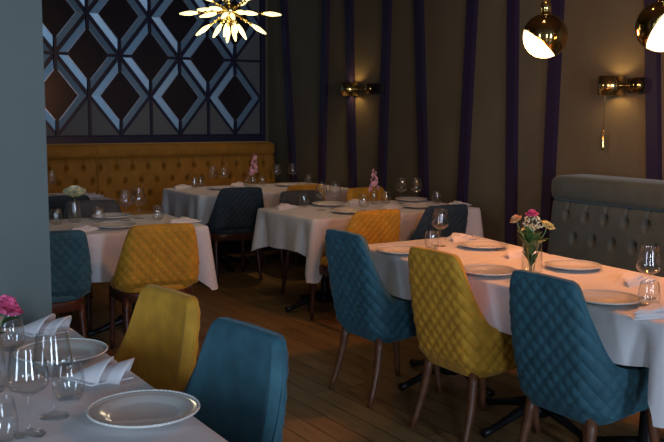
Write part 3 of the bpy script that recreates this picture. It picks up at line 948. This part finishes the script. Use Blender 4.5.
# ------------------------------------------------------------------ lamps
def point(loc, energy, color, size=.05):
    L = bpy.data.lights.new('lamp', 'POINT'); L.energy = energy; L.color = color; L.shadow_soft_size = size
    o = bpy.data.objects.new('lamp', L); COL.objects.link(o); o.location = loc; return o
def spot(loc, target, energy, color, ang=70, blend=.6, size=.05):
    L = bpy.data.lights.new('spot', 'SPOT'); L.energy = energy; L.color = color; L.spot_size = math.radians(ang); L.spot_blend = blend; L.shadow_soft_size = size
    o = bpy.data.objects.new('spot', L); COL.objects.link(o); o.location = loc
    o.rotation_euler = (Vector(target) - Vector(loc)).to_track_quat('-Z', 'Y').to_euler(); return o
def pendant(x, y, z, r, gdir, lab, cap=.40):
    root = empty('pendant_lamp', (x, y, z)); tag(root, lab, 'lamp', 'split globe pendants')
    n = 40
    q = Vector(gdir).normalized().to_track_quat('Z', 'Y')
    half = [(r * math.cos(a), r * math.sin(a)) for a in np.linspace(0, PI / 2, 14)]
    up_ = [(r * 1.0 * math.cos(a), r * math.sin(a)) for a in np.linspace(.06, PI / 2, 14)]
    V, F = lathe_vf([(r * .955 * math.cos(a), -.0 + r * .955 * math.sin(a)) for a in np.linspace(math.asin(cap) - .12, PI / 2, 14)] , n)
    VF = xf((V, F), (0, 0, 0), tuple(gdir)); py_obj('diffuser', VF[0], VF[1], M['opal'], root)
    prof = [(r * math.cos(a), -r * math.sin(a)) for a in np.linspace(-math.asin(cap), PI / 2, 24)]
    prof = [(prof[0][0] * .96, prof[0][1] - .006)] + prof
    VF = xf(lathe_vf(prof, n), (0, 0, 0), tuple(gdir)); sh = py_obj('shade', VF[0], VF[1], M['brassd'], root)
    lathe('socket_cap', [(0, r - .005), (.026, r - .005), (.026, r + .055), (.012, r + .06), (0, r + .06)], M['brass'], root, 24)
    tube('rod', [(0, 0, r + .05), (0, 0, ZC - z - .02)], .007, M['brass'], root, 10)
    lathe('canopy', [(0, ZC - z - .03), (.055, ZC - z - .028), (.06, ZC - z), (0, ZC - z)], M['brass'], root, 24)
    g = Vector(gdir).normalized()
    point(Vector((x, y, z)) + g * (r + .03), 38, (1, .35, .11), .08)
cdir = lambda a, b, c: tuple(rt2 * a + up2 * b - fw * c)
pendant(3.40, 3.284, 1.898, .116, cdir(-.655, -.756, -.14), 'split globe pendant over the long table, farther of two, glowing toward the left')
pendant(3.40, 2.575, 1.892, .116, cdir(.70, -.61, .45), 'split globe pendant cut by the right edge, nearer of two', .04)

def chandelier(x, y, z):
    root = empty('sputnik_chandelier', (x, y, z)); tag(root, 'brass sputnik chandelier with glowing teardrop bulbs before the lattice wall', 'chandelier')
    V, F = lathe_vf([(0, -.05), (.035, -.035), (.05, 0), (.035, .035), (0, .05)], 20); py_obj('hub', V, F, M['brass'], root)
    tube('rod', [(0, 0, .04), (0, 0, ZC - z - .02)], .008, M['brass'], root, 10)
    lathe('canopy', [(0, ZC - z - .03), (.06, ZC - z - .028), (.065, ZC - z), (0, ZC - z)], M['brass'], root, 24)
    bp = [(0, 0), (.006, .002), (.009, .015), (.0145, .045), (.015, .065), (.011, .095), (.006, .118), (0, .125)]
    # (right, toward camera, up) directions of the arms and reach
    dirs = [(-1, .1, -.08, .21), (-.62, .3, -.50, .17), (-.42, .5, -.8, .12), (-.05, .35, -1, .11), (.22, .4, -.95, .11), (.66, .2, -.42, .18), (.95, -.1, -.06, .22),
            (-.75, -.3, .05, .13), (.45, .6, -.12, .09), (-.5, .7, .0, .08), (-.7, .5, .35, .14), (.75, .4, .4, .14), (0, .6, .6, .12), (.3, -.7, .3, .14), (-.3, -.7, .5, .14),
            (.1, -.8, -.5, .12), (-.25, -.6, -.7, .10), (.45, -.3, -.8, .10), (-.2, .8, -.35, .05), (.25, .85, -.4, .06), (-.6, .2, -.15, .09), (.6, .3, -.1, .10)]
    R_ = Vector((math.cos(YAW), -math.sin(YAW), 0)); T_ = Vector((-math.sin(YAW), -math.cos(YAW), 0))
    for i, (a, b, c, L) in enumerate(dirs):
        d = (R_ * a + T_ * b + Vector((0, 0, c))).normalized()
        arm = tube('arm', [tuple(d * .03), tuple(d * L)], .0045, M['brass'], root, 8)
        # faceted brass beads along each arm
        parts = []
        for t in np.linspace(.35, .95, 4):
            parts.append(xf(lathe_vf([(0, -.012), (.011, -.004), (.011, .004), (0, .012)], 6), d * (L * t), tuple(d)))
        V, F = merge(parts); o = py_obj('bead_collar', V, F, M['brass'], arm, False)
        VF = xf(lathe_vf(bp, 16), d * (L - .01), tuple(d)); py_obj('bulb', VF[0], VF[1], M['bulb'], root)
    point((x, y, z - .35), 7, (1, .86, .58), .15)
chandelier(2.55, 5.22, 2.15)

def sconce(y, z, sep, cord, lab, plate=.17):
    root = empty('wall_sconce', (XW, y, z)); tag(root, lab, 'lamp', 'brass cylinder sconces')
    n = 36
    V, F = lathe_vf([(.081, -.064), (.084, -.064), (.084, .064), (.081, .064), (.079, .06), (.079, -.06), (.081, -.064)], n)
    s = py_obj('shade', V, F, M['brass'], root); s.location = (-.11, sep, 0)
    tube('arm', [(-.11, sep - .08, 0), (-.10, -sep + .04, 0)], .012, M['brassd'], root, 12)
    V, F = lathe_vf([(0, -.03), (.03, -.028), (.048, -.016), (.055, 0), (.048, .016), (.03, .028), (0, .03)], n)
    p = py_obj('knuckle', V, F, M['brassd'], root); p.location = (-.10, -sep, 0); p.rotation_euler = (0, PI / 2, 0)
    box('wall_plate', (-.06, -sep - plate, -.05), (0, -sep + .10, .05), M['black'], root, .006)
    point((XW - .11, y + sep, z), 2.2, (1, .62, .25), .03)
    if cord:
        tube('pull_cord', [(-.10, .15, -.0), (-.10, .15, -.31)], .0018, M['black'], root, 6)
        lathe('pull_weight', [(0, -.44), (.012, -.438), (.013, -.42), (.011, -.32), (.004, -.306), (0, -.30)], M['brass'], root, 12, None, (-.10, .15, 0))
sconce(7.10, 1.732, .16, False, 'brass cylinder wall sconce between the leaning battens, farther one')
sconce(3.957, 1.695, .10, True, 'brass cylinder wall sconce with pull cord above the grey green bench', .04)

# added downlights, unseen and guessed, to bring warm light onto tables and bench
for i, (x, y, tx, ty, e, lab) in enumerate((
    (3.95, 5.85, 3.95, 5.62, 30, 'added unseen ceiling downlight over the middle table'),
    (3.05, 3.1, 3.05, 3.0, 12, 'added unseen ceiling downlight over the long table'),
    (4.0, 7.2, 4.0, 7.7, 40, 'added unseen ceiling downlight over the corner table'),
    (1.8, 8.0, 1.8, 8.6, 14, 'added unseen ceiling downlight over the small bench table'),
    (3.6, 8.2, 3.6, 8.8, 14, 'added unseen ceiling downlight over the caramel bench'))):
    d = empty('added_downlight', (x, y, ZC)); tag(d, lab, 'lamp', 'added unseen downlights')
    lathe('trim_ring', [(.035, -.004), (.06, -.006), (.062, 0), (.035, 0)], M['brass'], d, 24)
    spot((x, y, ZC - .02), (tx, ty, .75), e, (1, .64, .38), 46 if i == 0 else 62, .8, .04)

# ------------------------------------------------------------------ world and colour management
w = bpy.data.worlds.new('dusk'); scene.world = w; w.use_nodes = True
bg = w.node_tree.nodes['Background']; bg.inputs['Color'].default_value = (.35, .5, .8, 1); bg.inputs['Strength'].default_value = .3
vs_ = scene.view_settings
vs_.view_transform = 'Standard'; vs_.look = 'None'; vs_.gamma = 1.; vs_.use_curve_mapping = False; vs_.exposure = 0.0
